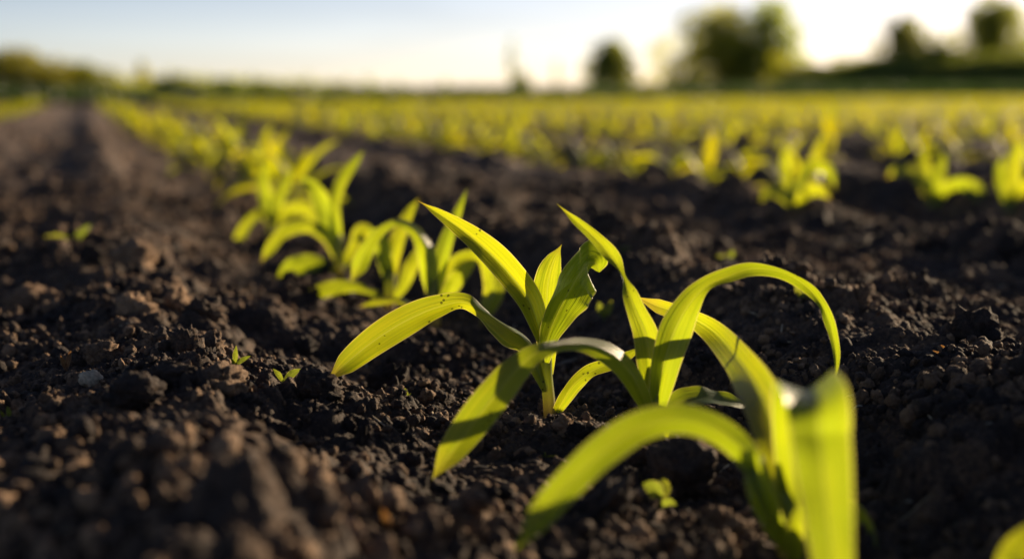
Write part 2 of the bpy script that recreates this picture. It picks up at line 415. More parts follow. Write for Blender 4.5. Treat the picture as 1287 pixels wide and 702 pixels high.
def scatter_crumbs(name, n, rmin, rmax, smin, smax, power, seed, label, sink=.25, spread=30, shapes=None):
    rg = np.random.default_rng(seed)
    r = np.sqrt(rg.uniform(rmin**1.35, rmax**1.35, n)**(2/1.35))
    th = rg.uniform(-math.radians(spread), math.radians(spread), n)+YAW
    x = r*np.sin(th); y = r*np.cos(th)
    keep = rg.uniform(0, 1, n) < np.clip(.50+1.5*perlin(x*8, y*8, seed+3)+.8*perlin(x*25, y*25, seed+4), .06, 1)
    x, y, r = x[keep], y[keep], r[keep]; n = len(x)
    s = smin*(smax/smin)**(rg.uniform(0, 1, n)**power)
    s = s*np.clip(.85+1.1*perlin(x*5+3, y*5, seed+8), .45, 1.35)
    z = height(x, y)+s*(1-2*sink)*.8
    me = bpy.data.meshes.new(name); me.vertices.add(n)
    me.vertices.foreach_set('co', np.stack([x, y, z], 1).astype(np.float32).ravel())
    a = me.attributes.new('scl', 'FLOAT_VECTOR', 'POINT'); a.data.foreach_set('vector', (s[:, None]*rg.uniform(.55, 1.4, (n, 3))).astype(np.float32).ravel())
    a = me.attributes.new('rot', 'FLOAT_VECTOR', 'POINT'); a.data.foreach_set('vector', rg.uniform(0, 6.28, (n, 3)).astype(np.float32).ravel())
    a = me.attributes.new('pick', 'INT', 'POINT'); a.data.foreach_set('value', rg.integers(0, 10, n).astype(np.int32))
    me.update()
    o = link(name, me, None); tag(o, label, 'soil', kind='stuff')
    ng = bpy.data.node_groups.new(name, 'GeometryNodeTree')
    ng.interface.new_socket('Geometry', in_out='INPUT', socket_type='NodeSocketGeometry'); ng.interface.new_socket('Geometry', in_out='OUTPUT', socket_type='NodeSocketGeometry')
    N = ng.nodes.new; gi = N('NodeGroupInput'); go = N('NodeGroupOutput'); ip = N('GeometryNodeInstanceOnPoints'); ci = N('GeometryNodeCollectionInfo')
    ci.inputs['Collection'].default_value = shapes or crumb_col; ci.inputs['Separate Children'].default_value = True; ci.inputs['Reset Children'].default_value = True
    def attr(nm, t):
        q = N('GeometryNodeInputNamedAttribute'); q.data_type = t; q.inputs['Name'].default_value = nm
        return next(s for s in q.outputs if s.enabled and s.name == 'Attribute')
    er = N('FunctionNodeEulerToRotation')
    L = ng.links.new
    L(gi.outputs[0], ip.inputs['Points']); L(ci.outputs[0], ip.inputs['Instance']); ip.inputs['Pick Instance'].default_value = True
    L(attr('pick', 'INT'), ip.inputs['Instance Index']); L(attr('scl', 'FLOAT_VECTOR'), ip.inputs['Scale'])
    L(attr('rot', 'FLOAT_VECTOR'), er.inputs[0]); L(er.outputs[0], ip.inputs['Rotation'])
    L(ip.outputs[0], go.inputs[0])
    md = o.modifiers.new('crumbs', 'NODES'); md.node_group = ng
    return o
scatter_crumbs('soil_crumbs', 320000, .30, 2.2, .00040, .0042, 3.2, 11, 'fine dark brown crumbs of soil covering the near ground')
scatter_crumbs('soil_lumps', 4200, .30, 7.0, .003, .013, 2.6, 12, 'loose brown lumps of soil strewn over the whole field', sink=.32, shapes=lump_col)

def clod(px, py, w, label, seed, hfac=.7, matl=None, sink=.35, sub=4, name='soil_clod', group=None, crumbly=1.0):
    """a single clod: centre of its foot at a photograph pixel, width in photograph pixels"""
    p, d = G(px, py); s = .5*w*d/FPX
    me = clod_mesh(name, sub, seed, crumbly)
    if matl: me.materials.clear(); me.materials.append(matl)
    o = link(name, me, None); o.location = (p.x, p.y, p.z+s*hfac*(1-2*sink)); o.scale = (s, s, s*hfac); o.rotation_euler.z = seed*1.3
    return tag(o, label, 'clod', group)
clod(168, 500, 62, 'dark rounded soil clod just right of the pale stone', 401, .85)
clod(220, 478, 56, 'dark soil clod between two others left of the yellow sprout', 402, .75)
clod(278, 492, 66, 'largest dark soil clod below the small yellow-green sprout', 403, .85)
clod(306, 512, 40, 'small lit soil clod at the right foot of the largest clod', 404, .7)
clod(858, 598, 80, 'broad dark soil clod in front of the arching corn plant', 405, .9)
clod(902, 662, 50, 'blurred brown clod beside the nearest corn plant on its left', 406, .7)
clod(122, 598, 40, 'blurred sunlit tan clod in the left foreground, larger of two', 407, .55)
clod(98, 601, 24, 'blurred sunlit tan clod in the left foreground, smaller of two', 408, .6)
clod(128, 452, 44, 'upright soil clod behind the pale stone with a lit right side', 409, 1.0)
clod(42, 392, 56, 'dark soil clod at the left edge above the reddish sprout', 410, .8)
clod(165, 392, 44, 'soft lit clod on the left slope beyond the three clods', 411, .7)
clod(330, 665, 86, 'big blurred brown clod at the bottom of the lit slope', 412, .6)
clod(98, 540, 46, 'blurred brown clod below the pale stone', 413, .8)
clod(725, 548, 34, 'crumbly clod at the foot of the central corn plant', 414, .8)

# ---------------------------------------------------------------- leaves
def leaf_mesh(name, pts, hw, wdir, fold, nu=9, wave=.0, seed=0, v0=0.0):
    """blade along pts; hw half-widths; wdir width directions; fold>0 cups towards T x W"""
    pts = np.asarray(pts, float); n = len(pts)
    T = np.gradient(pts, axis=0); T /= np.linalg.norm(T, axis=1)[:, None]+1e-12
    W = wdir-(wdir*T).sum(1)[:, None]*T; W /= np.linalg.norm(W, axis=1)[:, None]+1e-12
    Nn = np.cross(T, W)
    s = np.linspace(-1, 1, nu)
    hw = np.asarray(hw, float)[:, None]; fold = np.broadcast_to(np.asarray(fold, float), (n,))[:, None]
    ang = fold*np.sqrt(s*s+.015)[None, :]*1.15                # cross-section bent like a gutter
    off = fold*hw*(np.sqrt(s*s+.015)-.12)[None, :]
    shr = np.sqrt(np.clip(1-(fold*.55)**2, .2, 1))
    t = np.linspace(0, 1, n)[:, None]
    rs = np.random.default_rng(seed); ph = rs.uniform(0, 6.28, 4)
    wv = wave*hw*(np.abs(s)**2)[None, :]*np.where(s[None, :] > 0, np.sin(t*17+ph[0])+.6*np.sin(t*31+ph[1]), np.sin(t*15+ph[2])+.6*np.sin(t*27+ph[3]))
    V = pts[:, None, :] + W[:, None, :]*(s[None, :]*hw*shr)[..., None] + Nn[:, None, :]*(off+wv)[..., None]
    L = np.concatenate([[0], np.cumsum(np.linalg.norm(np.diff(pts, axis=0), axis=1))]); L /= L[-1]
    uv = np.stack([np.broadcast_to((s+1)/2, (n, nu)), np.broadcast_to(v0+(1-v0)*L[:, None], (n, nu))], -1)
    i = np.arange(n-1)[:, None]*nu; j = np.arange(nu-1)[None, :]
    f = np.stack([i+j, i+j+1, i+nu+j+1, i+nu+j], -1).reshape(-1, 4)
    return new_mesh(name, V.reshape(-1, 3), f, uv=uv.reshape(-1, 2))
def spline(C, n):
    """Catmull-Rom through the rows of C, n samples"""
    C = np.asarray(C, float); m = len(C)
    chord = np.concatenate([[0], np.cumsum(np.maximum(np.linalg.norm(np.diff(C[:, :2], axis=0), axis=1), 1e-6))])
    t = np.linspace(0, chord[-1], n)
    k = np.clip(np.searchsorted(chord, t, side='right')-1, 0, m-2)
    M = np.gradient(C, chord, axis=0)
    h = (chord[k+1]-chord[k]); u = ((t-chord[k])/h)[:, None]; h = h[:, None]
    return (2*u**3-3*u**2+1)*C[k]+(u**3-2*u**2+u)*h*M[k]+(-2*u**3+3*u**2)*C[k+1]+(u**3-u**2)*h*M[k+1]
RT = np.array(rt); UP = np.array(up); FW = np.array(fw); CM = np.array(CAM)
WS = 1.0                                      # narrower blades for the plants further back
def photo_leaf(root, ctrl, fold=.5, n=64, nu=13, wave=.11, name='leaf', m=None, seed=0, label=None, across=None):
    """a leaf whose midrib runs through (x, y, depth, half-width px, turn about the midrib in degrees), base first"""
    S = spline(ctrl, n)
    tt_ = np.linspace(0, 1, n)
    S[:, 3] = np.maximum(WS*S[:, 3]*np.clip((1.0-tt_)/.10, 0, 1)**.55, .2)
    if np.ndim(fold): fold = np.interp(tt_, np.linspace(0, 1, len(fold)), fold)
    x, y, d = S[:, 0], S[:, 1], S[:, 2]
    pts = CM + (FW + RT*((x-CX)/FPX)[:, None] + UP*((CY-y)/FPX)[:, None])*d[:, None]
    dx = np.gradient(x); dy = -np.gradient(y); l = np.hypot(dx, dy)+1e-9
    w = RT*(-dy/l)[:, None]+UP*(dx/l)[:, None]
    if across is not None: w = np.broadcast_to(np.array(across), w.shape)
    T = np.gradient(pts, axis=0); T /= np.linalg.norm(T, axis=1)[:, None]
    w = w-(w*T).sum(1)[:, None]*T; w /= np.linalg.norm(w, axis=1)[:, None]
    a = np.radians(S[:, 4])[:, None]
    w = w*np.cos(a)+np.cross(T, w)*np.sin(a)
    me = leaf_mesh(name, pts, S[:, 3]*d/FPX, w, fold, nu, wave, seed)
    me.transform(Matrix.Translation(-root.location))
    o = link(name, me, m or LEAF, root)
    if label: o['label'] = label
    return o
def tube(pts, rad, sides=12):
    pts = np.asarray(pts, float); n = len(pts)
    T = np.gradient(pts, axis=0); T /= np.linalg.norm(T, axis=1)[:, None]
    ref = np.where(np.abs(T[:, :1]) > .9, np.array([[0, 1., 0]]), np.array([[1., 0, 0]]))
    A = np.cross(T, ref); A /= np.linalg.norm(A, axis=1)[:, None]; B = np.cross(T, A)
    a = np.linspace(0, 2*np.pi, sides, endpoint=False)
    V = pts[:, None, :]+(A[:, None, :]*np.cos(a)[None, :, None]+B[:, None, :]*np.sin(a)[None, :, None])*np.asarray(rad)[:, None, None]
    i = np.arange(n-1)[:, None]*sides; j = np.arange(sides)[None, :]; j2 = (j+1) % sides
    f = np.stack([i+j, i+j2, i+sides+j2, i+sides+j], -1).reshape(-1, 4)
    uv = np.stack([np.broadcast_to(np.abs(np.linspace(-1, 1, sides)), (n, sides)), np.broadcast_to(np.linspace(0, .9, n)[:, None], (n, sides))], -1)
    return V.reshape(-1, 3), f, uv.reshape(-1, 2)
def photo_tube(root, ctrl, name='stem', m=None, n=24, sides=12):
    S = spline(ctrl, n)
    pts = CM + (FW + RT*((S[:, 0]-CX)/FPX)[:, None] + UP*((CY-S[:, 1])/FPX)[:, None])*S[:, 2:3]
    v, f, uv = tube(pts, S[:, 3]*S[:, 2]/FPX, sides)
    me = new_mesh(name, v-np.array(root.location), f, uv=uv)
    return link(name, me, m or STEM, root)

# --- the plants in and around the plane of focus
G_ROW = 'corn seedlings of the main row'
def photo_plant(px, py, label, group=G_ROW, cat='corn plant'):
    p, d = G(px, py)
    return empty('corn_seedling', (p.x, p.y, p.z-.002), label, cat, group), d

WS = .90
A, dA = photo_plant(691, 527, 'sharpest corn seedling, a tall leaf pointing up left and a folded broad leaf on top')
a = dA
photo_tube(A, [(692, 536, a, 8.5), (690, 505, a, 8), (687, 470, a, 7.5), (686, 435, a, 7), (684, 405, a, 5)])
photo_leaf(A, [(684, 432, a, 10, 8), (676, 408, a, 15, 8), (666, 380, a+.002, 20, 5), (642, 346, a+.004, 21.5, 5), (602, 305, a+.006, 18, 5), (562, 275, a+.008, 9.5, 0), (525, 252, a+.010, .5, 0)], .82, seed=1)
photo_leaf(A, [(686, 492, a-.003, 5, 0), (676, 464, a-.004, 10, 20), (664, 432, a-.004, 15, 45), (646, 415, a-.005, 25, 60), (626, 402, a-.006, 22, 64), (607, 391, a-.007, 11, 30), (585, 380, a-.008, 12, -12), (550, 386, a-.010, 18, -8), (510, 403, a-.013, 23, 0), (470, 428, a-.017, 22, 0), (433, 458, a-.022, 15, 0), (409, 481, a-.028, 2, 0)], -.66, n=80, seed=2)
photo_leaf(A, [(688, 470, a+.003, 8, 0), (688, 430, a+.004, 15, -10), (687, 390, a+.005, 19, -15), (689, 355, a+.006, 20, -15), (697, 325, a+.007, 11, -20), (706, 307, a+.008, .6, -20)], .30, seed=3)
photo_leaf(A, [(684, 455, a-.005, 7, 0), (688, 425, a-.007, 18, 40), (700, 395, a-.010, 36, 50), (715, 366, a-.012, 46, 52), (730, 342, a-.009, 46, 50), (741, 330, a-.002, 36, 42), (748, 330, a+.006, 24, 32), (753, 342, a+.014, 8, 25)], .22, seed=4, wave=.04)
photo_leaf(A, [(694, 528, a, 4, 0), (706, 506, a-.002, 9, 0), (722, 482, a-.003, 11, 15), (742, 467, a-.002, 10, -25), (768, 456, a, 9, 10), (790, 445, a+.002, 7, 20), (809, 434, a+.003, 1, 20)], .5, seed=5)

B, dB = photo_plant(820, 562, 'arching corn seedling whose long right leaf bends over in a hoop')
b = dB
photo_tube(B, [(819, 574, b, 10), (820, 545, b, 9.5), (821, 515, b, 10), (822, 485, b, 9), (822, 460, b, 6)])
photo_leaf(B, [(818, 530, b-.003, 7, 0), (808, 497, b-.012, 13, 15), (788, 463, b-.020, 17, 20), (762, 442, b-.028, 16, 20), (730, 432, b-.036, 11, 25), (700, 434, b-.044, 9, 30), (673, 443, b-.051, 14, 10), (650, 463, b-.056, 20, 0), (625, 492, b-.061, 24, 0), (600, 524, b-.065, 25, -5), (573, 560, b-.069, 21, -5), (555, 585, b-.072, 14, -5), (543, 602, b-.074, 2, 0)], -.38, n=90, seed=6)
photo_leaf(B, [(820, 520, b+.001, 8, 0), (819, 485, b, 14, -10), (817, 450, b, 19, -12), (811, 418, b+.001, 18, -5), (800, 392, b+.003, 14, 0), (790, 368, b+.006, 11, 15), (783, 349, b+.008, 5, 50), (770, 325, b+.011, 11, 15), (748, 299, b+.014, 9, 10), (722, 276, b+.017, 5.5, 0), (700, 256, b+.020, .5, 0)], .5, n=80, seed=7)
photo_leaf(B, [(823, 528, b-.002, 9, 0), (828, 490, b-.003, 17, 10), (836, 450, b-.004, 23, 12), (848, 415, b-.003, 25, 0), (865, 384, b-.002, 19, -10), (888, 360, b, 13, -38), (916, 347, b+.003, 12, -20), (940, 338, b+.006, 10.5, 12), (966, 338, b+.008, 10, 40), (990, 344, b+.010, 11, 48), (1014, 360, b+.014, 9, 20), (1032, 382, b+.018, 7, -12), (1041, 400, b+.019, 8, 12), (1048, 426, b+.020, 6.5, 0), (1051, 455, b+.020, 5.5, -20), (1048, 489, b+.020, .5, 0)], .58, n=100, seed=8)
photo_leaf(B, [(823, 548, b-.002, 4, 0), (836, 520, b+.002, 11, -25), (858, 503, b+.006, 20, -55), (888, 500, b+.010, 21, -60), (918, 505, b+.014, 16, -60), (945, 511, b+.018, .8, -60)], .25, seed=9)
photo_leaf(B, [(824, 566, b-.003, 2.5, 0), (832, 553, b-.004, 4, 0), (838, 545, b-.004, 3.5, 0), (842, 536, b-.004, .5, 0)], .5, n=24, seed=10)

WS = .96
C, dC = photo_plant(996, 706, 'nearest corn seedling, out of focus, its widest leaf hanging straight down')
c = dC
photo_tube(C, [(998, 726, c, 18), (994, 690, c, 17), (988, 650, c, 16), (985, 610, c, 13), (984, 575, c, 9)])
photo_leaf(C, [(986, 668, c-.004, 12, 0), (970, 625, c-.008, 18, 25), (948, 580, c-.010, 17, 20), (910, 545, c-.016, 19, 0), (862, 528, c-.022, 20, -8), (812, 535, c-.027, 22, -8), (762, 564, c-.032, 23, 0), (716, 606, c-.036, 21, 0), (682, 645, c-.040, 18, 0), (662, 672, c-.043, 13, 0), (648, 690, c-.044, 2, 0)], -.35, n=90, seed=11)
photo_leaf(C, [(986, 650, c+.002, 12, 0), (982, 600, c+.004, 22, -8), (974, 545, c+.016, 28, -10), (955, 492, c+.045, 27, -12), (925, 447, c+.105, 21, -15), (893, 413, c+.160, 15, -15), (860, 395, c+.172, 11, -10), (826, 384, c+.190, 9, 0), (795, 371, c+.200, 1, 0)], .5, n=90, seed=12)
photo_leaf(C, [(990, 650, c-.002, 12, 0), (996, 590, c-.006, 22, 0), (1000, 538, c-.010, 30, 0), (1006, 504, c-.022, 36, 4), (1014, 490, c-.036, 40, 10), (1022, 500, c-.050, 42, 10), (1030, 552, c-.064, 40, 6), (1038, 622, c-.072, 35, 6), (1046, 700, c-.078, 28, 8), (1052, 780, c-.082, 18, 8), (1056, 850, c-.084, 1, 8)], [-.4, -.4, -.5, -.5, -.3, -.15, -.15, -.2, -.3], n=90, seed=13, across=-RT)
photo_leaf(C, [(996, 700, c-.003, 8, 0), (1018, 660, c+.004, 12, 10), (1045, 628, c+.010, 14, 30), (1072, 645, c+.012, 14, 30), (1092, 690, c+.010, 12, 20), (1104, 735, c+.006, 1, 0)], -.45, seed=14)
photo_leaf(C, [(990, 690, c-.004, 8, 0), (972, 655, c-.008, 15, -15), (955, 612, c-.010, 17, -15), (946, 575, c-.009, 10, -20), (942, 555, c-.008, 1, -20)], .5, seed=15)
photo_leaf(C, [(1000, 715, c-.006, 8, 0), (998, 685, c-.010, 12, 0), (1000, 655, c-.012, 10, 0), (1006, 630, c-.012, 1, 0)], .5, n=30, seed=16)

Dp = empty('corn_seedling', P(1352, 800, .42)-Vector((0, 0, 0)), 'yellow corn leaf tip reaching into the bottom right corner', 'corn plant', G_ROW)
Dp.location.z = H(Dp.location.x, Dp.location.y)
photo_tube(Dp, [(1352, 800, .42, 17), (1350, 760, .42, 15), (1348, 720, .42, 10)])
photo_leaf(Dp, [(1350, 770, .42, 12, 0), (1335, 710, .418, 24, 0), (1310, 680, .415, 26, 0), (1280, 690, .412, 20, 0), (1258, 710, .410, 9, 0), (1248, 724, .41, 1, 0)], -.35, seed=17)
photo_leaf(Dp, [(1352, 770, .42, 12, 0), (1365, 690, .424, 24, 10), (1390, 620, .43, 22, 10), (1430, 590, .44, 14, 20), (1470, 610, .45, 1, 20)], .4, seed=18)

WS = .76
E, dE = photo_plant(547, 412, 'blurred corn seedling behind the sharpest one, with a drooping leaf on its right')
e = dE
photo_tube(E, [(547, 418, e, 8), (546, 395, e, 7.5), (546, 370, e, 7), (546, 350, e, 5)])
photo_leaf(E, [(548, 375, e, 9, 0), (552, 338, e+.003, 14, 0), (560, 305, e+.005, 12, 5), (573, 272, e+.008, 8, 5), (587, 237, e+.012, .5, 5)], .45, seed=19)
photo_leaf(E, [(545, 378, e-.002, 9, 0), (540, 345, e-.004, 16, 0), (534, 312, e-.006, 15, 10), (520, 288, e-.008, 11, 30), (500, 277, e-.010, 9, 45), (478, 288, e-.012, 10, 30), (460, 312, e-.014, 14, 12), (448, 340, e-.015, 12, 5), (440, 356, e-.016, 1, 0)], -.5, n=80, seed=20)
photo_leaf(E, [(549, 385, e+.002, 7, 0), (560, 352, e+.003, 12, 0), (578, 326, e+.003, 11, 30), (600, 322, e+.003, 10, 30), (616, 338, e, 17, 5), (621, 362, e-.002, 18, 0), (612, 390, e-.003, 12, 0), (603, 410, e-.003, 1, 0)], -.35, n=70, seed=21)
photo_leaf(E, [(550, 392, e-.003, 6, 0), (560, 374, e-.006, 11, 0), (574, 352, e-.008, 14, -10), (590, 334, e-.008, 9, -10), (602, 325, e-.008, .8, 0)], .4, seed=22)
photo_leaf(E, [(544, 398, e, 4, 0), (530, 392, e-.002, 5, 30), (505, 378, e-.006, 6, 35), (475, 378, e-.010, 7, 30), (450, 386, e-.012, 1, 30)], -.4, seed=23)

F, dF = photo_plant(490, 386, 'blurred corn seedling in the row with an orange-tipped leaf low on its left')
q = dF
photo_tube(F, [(490, 391, q, 7.5), (490, 372, q, 7), (491, 350, q, 6.5), (491, 335, q, 4)])
photo_leaf(F, [(491, 352, q, 8, 0), (494, 322, q+.003, 13, 0), (503, 292, q+.006, 12, 0), (514, 268, q+.009, 8, 0), (527, 248, q+.012, .5, 0)], .4, seed=24)
photo_leaf(F, [(488, 355, q, 7, 0), (484, 325, q-.003, 14, -5), (476, 300, q-.005, 13, -5), (462, 285, q-.006, 1, -5)], .4, seed=25)
photo_leaf(F, [(488, 380, q-.003, 4, 0), (470, 368, q-.006, 6, 20), (445, 360, q-.010, 9, 10), (415, 362, q-.014, 13, 5), (392, 370, q-.017, 10, 5), (377, 377, q-.018, 1.5, 5)], -.3, seed=26, label='yellow leaf with an orange tip')
photo_leaf(F, [(493, 378, q-.002, 5, 0), (506, 360, q-.003, 9, 0), (517, 335, q-.003, 12, 0), (532, 312, q-.002, 8, 10), (540, 300, q-.002, .8, 10)], .4, seed=27)

K, dK = photo_plant(428, 352, 'blurred corn seedling with one tall narrow leaf rising above the row')
g = dK
photo_tube(K, [(428, 357, g, 7), (427, 335, g, 6.5), (426, 310, g, 6), (425, 295, g, 4)])
photo_leaf(K, [(426, 315, g, 8, 0), (422, 282, g+.003, 10, 0), (421, 255, g+.006, 9, 5), (430, 226, g+.010, 10, 5), (445, 205, g+.014, 7, 0), (458, 188, g+.017, .5, 0)], .4, n=70, seed=28)
photo_leaf(K, [(425, 345, g-.002, 5, 0), (410, 335, g-.006, 9, 10), (390, 330, g-.010, 15, 5), (366, 337, g-.014, 16, 0), (348, 347, g-.016, 3, 0)], -.3, seed=29)
photo_leaf(K, [(424, 325, g, 7, 0), (410, 295, g, 12, 10), (385, 283, g, 12, 15), (355, 292, g-.003, 11, 10), (335, 318, g-.006, 7, 0), (328, 330, g-.006, .8, 0)], -.4, seed=30)
photo_leaf(K, [(425, 320, g+.002, 7, 0), (412, 280, g+.006, 14, 0), (402, 250, g+.010, 15, 0), (388, 230, g+.013, 9, 20), (374, 222, g+.015, 1, 20)], .3, seed=31)
photo_leaf(K, [(430, 335, g, 5, 0), (446, 310, g+.004, 11, 0), (456, 290, g+.007, 12, 20), (470, 300, g+.010, 8, 10), (478, 320, g+.012, 1, 0)], -.4, seed=32)

Mp, dM = photo_plant(342, 306, 'blurred corn seedling with a pale leaf drooping to the soil on its left')
g = dM
photo_tube(Mp, [(342, 310, g, 6), (342, 290, g, 5.5), (343, 270, g, 5)])
photo_leaf(Mp, [(342, 285, g, 5, 0), (328, 268, g-.004, 7, 10), (312, 278, g-.008, 8, 10), (300, 300, g-.010, 9, 0), (292, 325, g-.011, 8, 0), (288, 345, g-.011, 1, 0)], -.4, seed=33)
photo_leaf(Mp, [(343, 280, g, 7, 0), (350, 250, g+.004, 11, 0), (360, 228, g+.008, 8, 0), (368, 205, g+.012, .7, 0)], .4, seed=34)
photo_leaf(Mp, [(342, 282, g, 7, 0), (335, 250, g+.003, 12, 0), (330, 222, g+.006, 8, 0), (336, 198, g+.009, .7, 0)], .4, seed=35)
photo_leaf(Mp, [(344, 285, g, 6, 0), (362, 265, g, 11, 10), (384, 262, g-.002, 12, 10), (400, 285, g-.005, 6, 0), (405, 300, g-.006, .8, 0)], -.35, seed=36)

# the three nearest plants of the first row on the right
WS = .9
G_ROW1 = 'corn seedlings of the first row on the right'
R1, g = photo_plant(1172, 268, 'blurred corn seedling near the right edge, leaves arching to both sides', G_ROW1)
photo_tube(R1, [(1172, 272, g, 5), (1172, 258, g, 4.6), (1172, 244, g, 3.5)])
photo_leaf(R1, [(1172, 258, g, 5, 0), (1175, 232, g, 10, 0), (1181, 210, g+.01, 8, 0), (1188, 190, g+.015, .6, 0)], .4, seed=40)
photo_leaf(R1, [(1171, 256, g, 5, 0), (1163, 232, g-.01, 9, 10), (1146, 213, g-.02, 9, 20), (1126, 214, g-.03, 7, 10), (1114, 224, g-.03, .8, 0)], -.35, seed=41)
photo_leaf(R1, [(1174, 258, g, 5, 0), (1186, 240, g-.01, 8, 10), (1208, 231, g-.02, 9, 15), (1230, 242, g-.03, 12, 0), (1246, 268, g-.035, 1, 0)], -.35, seed=42)
photo_leaf(R1, [(1171, 252, g, 5, 0), (1166, 222, g+.01, 8, 0), (1160, 200, g+.02, 7, 0), (1163, 182, g+.03, .6, 0)], .4, seed=43)
R2, g = photo_plant(1268, 274, 'blurred upright corn seedling at the right edge with one broad standing leaf', G_ROW1)
photo_tube(R2, [(1268, 278, g, 5), (1268, 262, g, 4.6), (1269, 246, g, 3.5)])
photo_leaf(R2, [(1269, 264, g, 6, 0), (1271, 232, g, 11, 0), (1275, 200, g, 11, 0), (1280, 170, g, .8, 0)], .35, seed=44)
photo_leaf(R2, [(1268, 262, g, 5, 0), (1260, 238, g+.01, 8, 0), (1256, 215, g+.02, 7, 0), (1260, 196, g+.02, .6, 0)], .35, seed=45)
photo_leaf(R2, [(1269, 262, g, 5, 0), (1284, 238, g-.01, 9, 10), (1304, 232, g-.02, 9, 10), (1322, 252, g-.03, 1, 0)], -.35, seed=46)
R3, g = photo_plant(1000, 272, 'blurred corn seedling right of centre with stacked low arching leaves', G_ROW1)
photo_tube(R3, [(1000, 276, g, 5), (1000, 262, g, 4.6), (999, 248, g, 3.5)])
photo_leaf(R3, [(999, 262, g, 5, 0), (992, 232, g, 9, 0), (986, 205, g, 9, 0), (993, 178, g, .6, 0)], .35, seed=47)
photo_leaf(R3, [(1001, 260, g, 5, 0), (1008, 228, g+.01, 8, 10), (1024, 208, g+.02, 9, 15), (1042, 214, g+.02, 8, 0), (1050, 238, g+.02, 1, 0)], -.35, seed=48)
photo_leaf(R3, [(1001, 266, g, 5, 0), (1010, 246, g-.02, 8, 10), (1028, 238, g-.03, 9, 10), (1044, 250, g-.04, 1, 0)], -.3, seed=49)
photo_leaf(R3, [(999, 264, g, 5, 0), (985, 246, g-.01, 8, 10), (968, 240, g-.02, 8, 10), (955, 254, g-.03, 1, 0)], -.3, seed=50)
right_y = max(R1.location.y, R2.location.y, R3.location.y)
WS = 1.0
# --- seedlings of the rest of the field: grown shapes, then copies
def grown_leaves(rs, n, k=1.0):
    out = []; az0 = rs.uniform(-.5, .5)
    for i in range(n):
        az = az0+(i % 2)*math.pi+rs.uniform(-.45, .45)
        low = 1-i/(n-1)
        L = rs.uniform(.075, .105)*(.75+.45*math.sin(math.pi*(i+.8)/(n+.3)))*k
        z0 = (.014+.030*i/(n-1))*k
        th = math.radians(16+38*low+rs.uniform(-10, 12)); bend = math.radians(rs.uniform(25, 105)+60*low*rs.uniform(.5, 1.25))
        tw = rs.uniform(-.7, .7); hw = rs.uniform(.0080, .0120)*(.62+.5*math.sin(math.pi*(i+1)/(n+.6)))*k
        out.append((az, L, z0, th, bend, tw, hw))
    return out
def grown_leaf(spec, seg, nu, seed):
    az, L, z0, th, bend, tw, hw = spec
    t = np.linspace(0, 1, seg); ang = th+bend*t**1.6
    dr = np.sin(ang)*L/(seg-1); dz = np.cos(ang)*L/(seg-1)
    r = np.concatenate([[0], np.cumsum(.5*(dr[1:]+dr[:-1]))]); z = z0+np.concatenate([[0], np.cumsum(.5*(dz[1:]+dz[:-1]))])
    z = np.maximum(z, .004)
    side = tw*.012*np.sin(t*2.2)
    ca, sa = math.cos(az), math.sin(az)
    pts = np.stack([r*ca-side*sa, r*sa+side*ca, z], 1)
    w = np.stack([np.full(seg, -sa), np.full(seg, ca), np.sin(tw*t*1.6)], 1)
    wd = hw*np.clip(np.minimum(.42+2.4*t, 1)*np.clip(1-t**3.2, .03, 1), .03, 1)
    return pts, w, wd
def raw_leaf(spec, seg, nu):
    pts, w, wd = grown_leaf(spec, seg, nu, 0)
    T = np.gradient(pts, axis=0); T /= np.linalg.norm(T, axis=1)[:, None]
    w = w-(w*T).sum(1)[:, None]*T; w /= np.linalg.norm(w, axis=1)[:, None]
    s = np.linspace(-1, 1, nu); N = np.cross(T, w)
    V = pts[:, None]+w[:, None]*(s[None, :]*wd[:, None])[..., None]+N[:, None]*((np.abs(s)-.3)[None, :]*wd[:, None]*-.35)[..., None]
    i = np.arange(seg-1)[:, None]*nu; j = np.arange(nu-1)[None, :]
    f = np.stack([i+j, i+j+1, i+nu+j+1, i+nu+j], -1).reshape(-1, 4)
    uv = np.stack([np.broadcast_to((s+1)/2, (seg, nu)), np.broadcast_to(np.linspace(0, 1, seg)[:, None], (seg, nu))], -1)
    return V.reshape(-1, 3), f, uv.reshape(-1, 2)
PROTO = []
for k in range(10):
    rs = np.random.default_rng(700+k); nl = int(rs.integers(4, 7)); specs = grown_leaves(rs, nl)
    parts = []
    v, f, uv = tube([(0, 0, -.006), (0, 0, .015), (.0006, 0, .035), (.001, 0, .048)], [.0034, .0032, .0028, .0016], 7)
    sm = new_mesh('stem', v, f, uv=uv); sm.materials.append(STEM)
    for q, sp in enumerate(specs):
        pts, w, wd = grown_leaf(sp, 14, 5, q)
        me = leaf_mesh('leaf', pts, wd, w, -.4, 5, .05, q); me.materials.append(LEAF_FAR); parts.append(me)
    # light versions for the mass of the field
    def light(seg, nu, every):
        vs_, fs_, us_ = [], [], []; o = 0
        for sp in specs[::every] if every > 1 else specs:
            v, f, uv = raw_leaf(sp, seg, nu); vs_.append(v); fs_.append(f+o); us_.append(uv); o += len(v)
        return np.vstack(vs_), np.vstack(fs_), np.vstack(us_)
    PROTO.append((sm, parts, light(6, 3, 1), light(4, 2, 1)))

